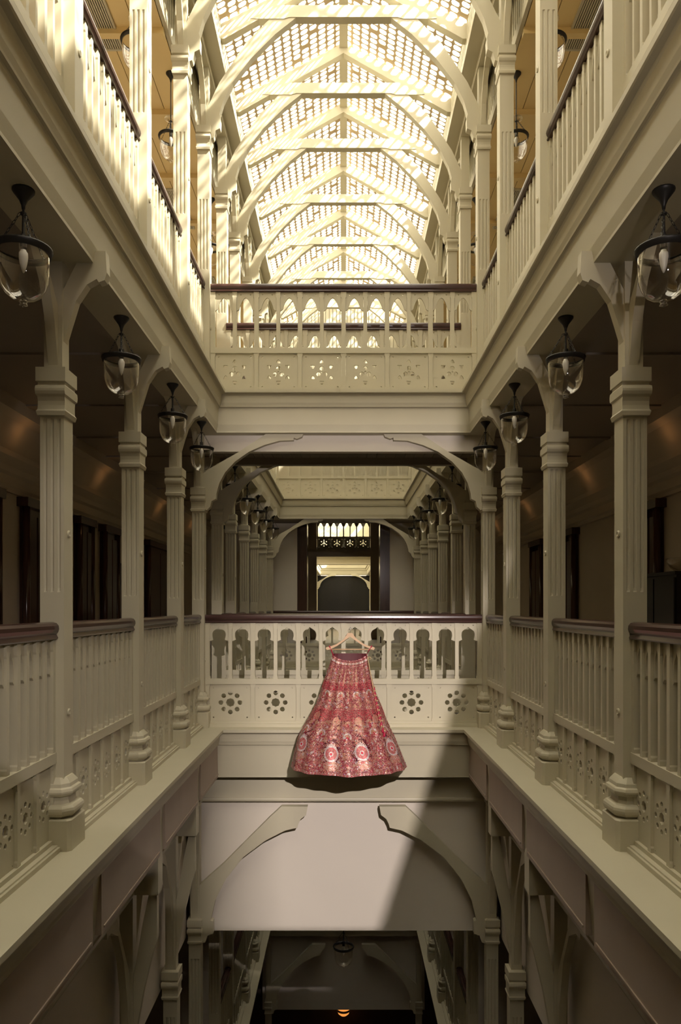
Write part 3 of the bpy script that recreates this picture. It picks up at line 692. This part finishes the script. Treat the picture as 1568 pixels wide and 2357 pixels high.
# colour-attribute material for beads and thread work
bd = bpy.data.materials.new('beads'); bd.use_nodes = True
nt = bd.node_tree; bs = nt.nodes['Principled BSDF']; bs.inputs['Roughness'].default_value = .32; bs.inputs['Metallic'].default_value = .25
at = nt.nodes.new('ShaderNodeVertexColor'); at.layer_name = 'Col'; nt.links.new(at.outputs['Color'], bs.inputs['Base Color'])
PINK = (.44, .17, .145); GOLD = (.40, .22, .12); SILV = (.56, .47, .46); ROSE = (.52, .08, .11); MAR = (.10, .008, .018); RED = (.50, .015, .045); BEI = (.46, .23, .165); VIO = (.42, .30, .55)
class Col:
    def __init__(self): self.v = []; self.f = []; self.c = []
    def poly(self, pts, col):
        o = len(self.v); self.v += [tuple(p) for p in pts]; self.f.append(tuple(range(o, o+len(pts)))); self.c.append(col)
    def build(self, name):
        me = bpy.data.meshes.new(name); me.from_pydata(self.v, [], self.f); me.materials.append(bd)
        ca = me.color_attributes.new('Col', 'FLOAT_COLOR', 'CORNER'); buf = []
        for f, c in zip(self.f, self.c): buf += [*c, 1.0] * len(f)
        ca.data.foreach_set('color', buf); me.update(); return put(name, me, skirt)
def frame(a, v):
    p = SK(a, v); e = .004
    th = (SK(a+e, v) - SK(a-e, v)).normalized(); tv = (SK(a, v-e) - SK(a, v+e)).normalized()
    n = tv.cross(th) * -1
    if n.y > 0 and math.cos(a) > 0.05: n = -n
    return p, th, tv, n
def surf(a, v, h, k, lift):
    """point offset by h (right), k (up) metres over the cloth"""
    _, _, _, wd, _, bf, _ = sk_at(max(0, min(1, v))); L = abs(TAB[-1][1]-TAB[0][1])*1.06
    vv = v - k/L
    rr = math.hypot(wd*math.cos(a), bf*math.sin(a)) + .02
    return SK(a + h/rr, vv, lift)
def disc(C, a, v, h, k, r, col, lift, n=10, sy=1.0):
    if r < .012:
        C.poly([surf(a, v, h + r*math.cos(2*PI*i/n), k + r*sy*math.sin(2*PI*i/n), lift) for i in range(n)], col); return
    n = max(n, 16); m = max(2, int(r/.012)); P_ = lambda i, q: surf(a, v, h + r*q*math.cos(2*PI*i/n), k + r*sy*q*math.sin(2*PI*i/n), lift)
    for q in range(m):
        for i in range(n): C.poly([P_(i, q/m), P_(i+1, q/m), P_(i+1, (q+1)/m), P_(i, (q+1)/m)] if q else [P_(i, 0), P_(i+1, 1/m), P_(i, 1/m)], col)
def petal(C, a, v, h, k, ang, ln, wd, col, lift):
    c, s_ = math.cos(ang), math.sin(ang)
    pts = [(0, 0), (.35*ln, wd*.5), (.75*ln, wd*.42), (ln, 0), (.75*ln, -wd*.42), (.35*ln, -wd*.5)]
    C.poly([surf(a, v, h + x*c - y*s_, k + x*s_ + y*c, lift) for x, y in pts], col)
def av(x, y):
    v = (y-365)/(1640-365); 
    _, _, xc, wd, _, _, _ = sk_at(max(0, min(1, v)))
    d = 6.0 + .26*(1-v); X = (640 + x/4.9 - 791)*d/1568
    return math.asin(max(-.93, min(.93, (X-xc)/wd))), v
PXM = 6.0/1568/4.9*0.97       # metres per crop pixel at the skirt
R = random.Random(3)
def jit(c, j=.25):
    k = 1 + R.uniform(-j, j); return tuple(min(1, x*k) for x in c)
def big_medallion(x, y):
    a, v = av(x, y); C = Col(); u = PXM
    disc(C, a, v, 0, 20*u, 118*u, MAR, .003, 20, 1.28)
    for i in range(24):
        t_ = 2*PI*i/24; disc(C, a, v, 110*u*math.cos(t_), 20*u + 140*u*math.sin(t_), 13*u, jit(MAR, .3), .0032, 6)
    for i in range(26):                       # vase below
        t_ = PI + PI*i/25; petal(C, a, v, 60*u*math.cos(t_), -110*u + 40*u*math.sin(t_), t_, 34*u, 14*u, jit(BEI), .004)
    disc(C, a, v, 0, -120*u, 78*u, BEI, .0036, 16, .62)
    for i in range(9): disc(C, a, v, (-56+i*14)*u, (-118 + 6*math.cos(i))*u, 5*u, jit(SILV), .005, 6)
    disc(C, a, v, 0, 0, 84*u, ROSE, .0045, 18, 1.05)
    for i in range(30):
        t_ = 2*PI*i/30; petal(C, a, v, 62*u*math.cos(t_), 4*u + 66*u*math.sin(t_), t_ + .5, 30*u, 15*u, jit(SILV, .2), .006)
    for i in range(18):
        t_ = 2*PI*i/18; petal(C, a, v, 34*u*math.cos(t_), 36*u*math.sin(t_), t_, 24*u, 13*u, jit(PINK), .006)
    for i in range(12):
        t_ = 2*PI*i/12; petal(C, a, v, 12*u*math.cos(t_), 12*u*math.sin(t_), t_, 18*u, 12*u, jit(SILV), .0065)
    disc(C, a, v, 0, 0, 13*u, RED, .007, 8)
    for i in range(7): petal(C, a, v, (i-3)*13*u, (92 - abs(i-3)*9)*u, PI/2 - (i-3)*.25, 30*u, 14*u, jit(SILV, .2), .006)
    C.build('large_medallion')
def balloon(x, y):
    a, v = av(x, y); C = Col(); u = PXM
    C.poly([surf(a, v, h*u, k*u, .003) for h, k in ((-62,-25),(-62,20),(-40,55),(-12,72),(0,88),(12,72),(40,55),(62,20),(62,-25),(50,-60),(46,-150),(0,-175),(-46,-150),(-50,-60))], MAR)
    disc(C, a, v, 0, 10*u, 50*u, BEI, .0045, 16)
    for r, n in ((42, 20), (28, 14), (14, 8)):
        for i in range(n):
            t_ = 2*PI*i/n; disc(C, a, v, r*u*math.cos(t_), 10*u + r*u*math.sin(t_), 4.5*u, jit(PINK if r != 28 else GOLD, .35), .006, 5)
    for sx in (-1, 1):
        disc(C, a, v, sx*38*u, -66*u, 22*u, BEI, .0045, 12)
        for i in range(8):
            t_ = 2*PI*i/8; disc(C, a, v, (sx*38 + 13*math.cos(t_))*u, (-66 + 13*math.sin(t_))*u, 4*u, jit(GOLD), .006, 5)
        for q in (12, 26, 40): petal(C, a, v, sx*q*u, -95*u, -PI/2, 52*u, 9*u, jit(PINK, .3), .005)
    C.build('balloon_motif')
def fan(x, y, r=52, col=SILV):
    a, v = av(x, y); C = Col(); u = PXM
    disc(C, a, v, 0, 0, r*.95*u, (.30, .03, .045), .003, 14)
    for i in range(13):
        t_ = -.3 + (PI+.6)*i/12; petal(C, a, v, r*.55*u*math.cos(t_), r*.55*u*math.sin(t_), t_, r*.5*u, 13*u, jit(col, .2), .0055)
    for i in range(9):
        t_ = PI*i/8; petal(C, a, v, r*.2*u*math.cos(t_), r*.2*u*math.sin(t_), t_, r*.36*u, 10*u, jit(GOLD, .25), .005)
    petal(C, a, v, 0, -r*.35*u, PI/2, r*.55*u, r*.3*u, RED, .006)
    C.build('petal_fan')
def stripe(xa, ya, xb, yb2, wid, col, n=14):
    C = Col(); u = PXM
    for i in range(n):
        f0, f1 = i/n, (i+.8)/n
        a0, v0 = av(xa+(xb-xa)*f0, ya+(yb2-ya)*f0); a1, v1 = av(xa+(xb-xa)*f1, ya+(yb2-ya)*f1); k = wid*(.5+.5*f0)
        C.poly([surf(a0, v0, -k*u, 0, .004), surf(a0, v0, k*u, 0, .004), surf(a1, v1, k*u, 0, .004), surf(a1, v1, -k*u, 0, .004)], jit(col, .2))
    C.build('thread_stripe')
for x, y in ((608, 1425), (935, 1410), (290, 1350), (1265, 1395)): big_medallion(x, y)
for x, y in ((448, 1045), (665, 1090), (900, 1090), (1090, 1075)): balloon(x, y)
for x, y in ((500, 1215), (780, 1245), (1065, 1205), (1190, 1200), (335, 1190)): fan(x, y)
for x, y in ((565, 790), (712, 800), (880, 795), (1020, 780)): fan(x, y, 46)
for x, y in ((560, 1110), (785, 1110), (1020, 1095)): fan(x, y, 36, BEI)
for xa, ya, xb, yb2 in ((655,490,585,650),(770,480,735,680),(880,480,875,690),(968,480,975,660),(700,480,660,660),(830,480,830,680)): stripe(xa, ya, xb, yb2, 13, BEI if xa not in (700, 830) else GOLD)
for xc_ in (560, 790, 1010): stripe(xc_-52, 1040, xc_-62, 1200, 9, BEI, 18); stripe(xc_+52, 1040, xc_+62, 1200, 9, BEI, 18)
C = Col()                                                          # waistband roundels
for i in range(26):
    a = -1.45 + 2.9*i/25; disc(C, a, .035, 0, 0, .016, jit(PINK if i % 2 else BEI), .005, 8); disc(C, a, .035, 0, 0, .008, jit(SILV), .007, 6)
C.build('waistband_roundels')
# beads: uncountable glitter
C = Col()
def bead(a, v, s_, col):
    p, th, tv, n = frame(a, v); q = R.uniform(0, PI); p = p + n*.0045
    e1 = th*math.cos(q) + tv*math.sin(q); e2 = tv*math.cos(q) - th*math.sin(q)
    tl = n*R.uniform(-.3, .3)*s_; as_ = R.uniform(.55, 1)
    C.poly([p + e1*s_ + tl, p + e2*s_*as_ , p - e1*s_ - tl, p - e2*s_*as_], col)
def pick(v):
    r = R.random()
    if .22 < v < .30 or .46 < v < .56:            # red lattice bands
        return jit(RED if r < .5 else PINK if r < .8 else ROSE)
    if r < .40: return jit(PINK, .3)
    if r < .58: return jit(BEI, .3)
    if r < .70: return jit(GOLD, .3)
    if r < .80: return jit(SILV, .25)
    if r < .83: return jit(VIO, .3)
    if r < .93: return jit(ROSE, .3)
    return jit(MAR, .3)
for i in range(13000):
    v = R.random()**.62; a = R.uniform(-1.65, 1.65)
    bead(a, v*.99 + .005, R.uniform(.0028, .0058), pick(v))
def blossom(a, v, r, c1, c2):
    n = R.choice((5, 6, 7)); q = R.uniform(0, PI)
    for i in range(n):
        t_ = q + 2*PI*i/n; petal(C, a, v, r*.25*math.cos(t_), r*.25*math.sin(t_), t_, r*.8, r*.62, jit(c1, .2), .0042)
    disc(C, a, v, 0, 0, r*.3, c2, .005, 6)
for i in range(1150):
    v = .06 + .92*R.random()**.62; a = R.uniform(-1.5, 1.5)
    if .225 < v < .30 or .465 < v < .56: continue
    blossom(a, v, R.uniform(.008, .015), R.choice((PINK, PINK, BEI, BEI, GOLD, SILV, ROSE)), R.choice((RED, MAR, SILV)))
for vv in (.008, .065, .225, .465, .985, .995):     # bead rows
    n = int(110 + 160*vv)
    for i in range(n): bead(-1.6 + 3.2*i/n, vv, .0042, jit(SILV if i % 5 == 0 else R.choice((BEI, ROSE, PINK)), .3))
for i in range(17):                                               # seams of the panels
    a = -1.5 + 3.0*i/16
    for k in range(40): bead(a, .07 + .4*k/40, .0038, jit(PINK if i % 2 else GOLD, .25))
for row in range(9):                                              # fine red net bands
    for i in range(70):
        a = -1.5 + 3.0*(i + .5*(row % 2))/70; bead(a, .475 + row*.0095, .0032, jit(BEI, .2))
o = C.build('beads'); o['kind'] = 'stuff'
# hanging loops, side cord with tassels
wl_, wr_ = SK(-1.35, .0), SK(1.35, .0)
HX, HY = (806-791)*6.27/1568, 6.27*K - .02
def hpx(x, y): return Vector(((x-791)*6.27/1568, HY, (1397-y)*6.27/1568))
for nm, p, hx in (('hanging_loop', wl_, 758.5), ('hanging_loop', wr_, 855.5)):
    q = hpx(hx, 1488); obj(nm, MB().tube([p + Vector((0, 0, -.02)), p.lerp(q, .5), q + Vector((0, -.012, .004)), q + Vector((0, .012, .008)), p.lerp(q, .55) + Vector((0, .012, 0)), p + Vector((0, .01, -.02))], .005, 6), M['velvet'], skirt, True)
pts = [SK(1.25, .02, .012), SK(1.22, .1, .014), SK(1.18, .2, .015), SK(1.12, .3, .02), SK(1.02, .42, .02), SK(.95, .55, .02), SK(.92, .66, .02)]
cd = obj('drawstring', MB().tube(pts, .0045, 6), M['cord'], skirt, True)
tip = SK(1.30, .03, .015); obj('drawstring_loop', MB().tube([tip + Vector((.02*math.sin(x)*.6 + .014, 0, -.02*math.cos(x)*.6)) for x in [2*PI*k/10 for k in range(11)]], .003, 5), M['cord'], skirt, True)
for vv, aa in ((.30, 1.13), (.335, 1.10), (.375, 1.06), (.42, 1.01), (.455, .99), (.50, .965), (.545, .955), (.59, .94), (.64, .925), (.675, .92)):
    p = SK(aa, vv, .026); obj('tassel', MB().lathe([(.003, .02), (.007, .016), (.005, .008), (.009, .0), (.012, -.022), (.009, -.032)], 8), M['velvet'], skirt, True, loc=p)
    obj('tassel_knot', MB().lathe([(.002, .0), (.007, .005), (.007, .011), (.002, .016)], 8), M['cord'], skirt, True, loc=p + Vector((.004, -.010, .014)))
# hanger
hg = thing('clothes_hanger', 'pale wooden clothes hanger hooked on the bridge railing above the skirt', 'hanger', (0, 0, 0))
HO = [(750,1492),(752,1489),(763,1487),(775,1482),(790,1472),(797,1463),(800,1457),(812,1457),(815,1463),(823,1472),(838,1482),(850,1487),(861,1489),(863,1492),(860,1496),(852,1493),(836,1486),(818,1474),(806,1465),(794,1474),(777,1486),(761,1494),(753,1496)]
obj('shoulder', MB().plate([(hpx(x, y).x, hpx(x, y).z) for x, y in HO], [], .018, 'xz', HY), M['hanger'], hg)
obj('trouser_bar', MB().tube([hpx(757, 1494.5), hpx(857, 1494.5)], .0055, 8), M['hanger'], hg, True)
hk = [hpx(806, 1459), hpx(806, 1452), hpx(806, 1449), hpx(804.5, 1446), hpx(806, 1443.5), hpx(808.5, 1445), hpx(809, 1448)]
obj('hook', MB().tube(hk, .0025, 6), M['steel'], hg, True)
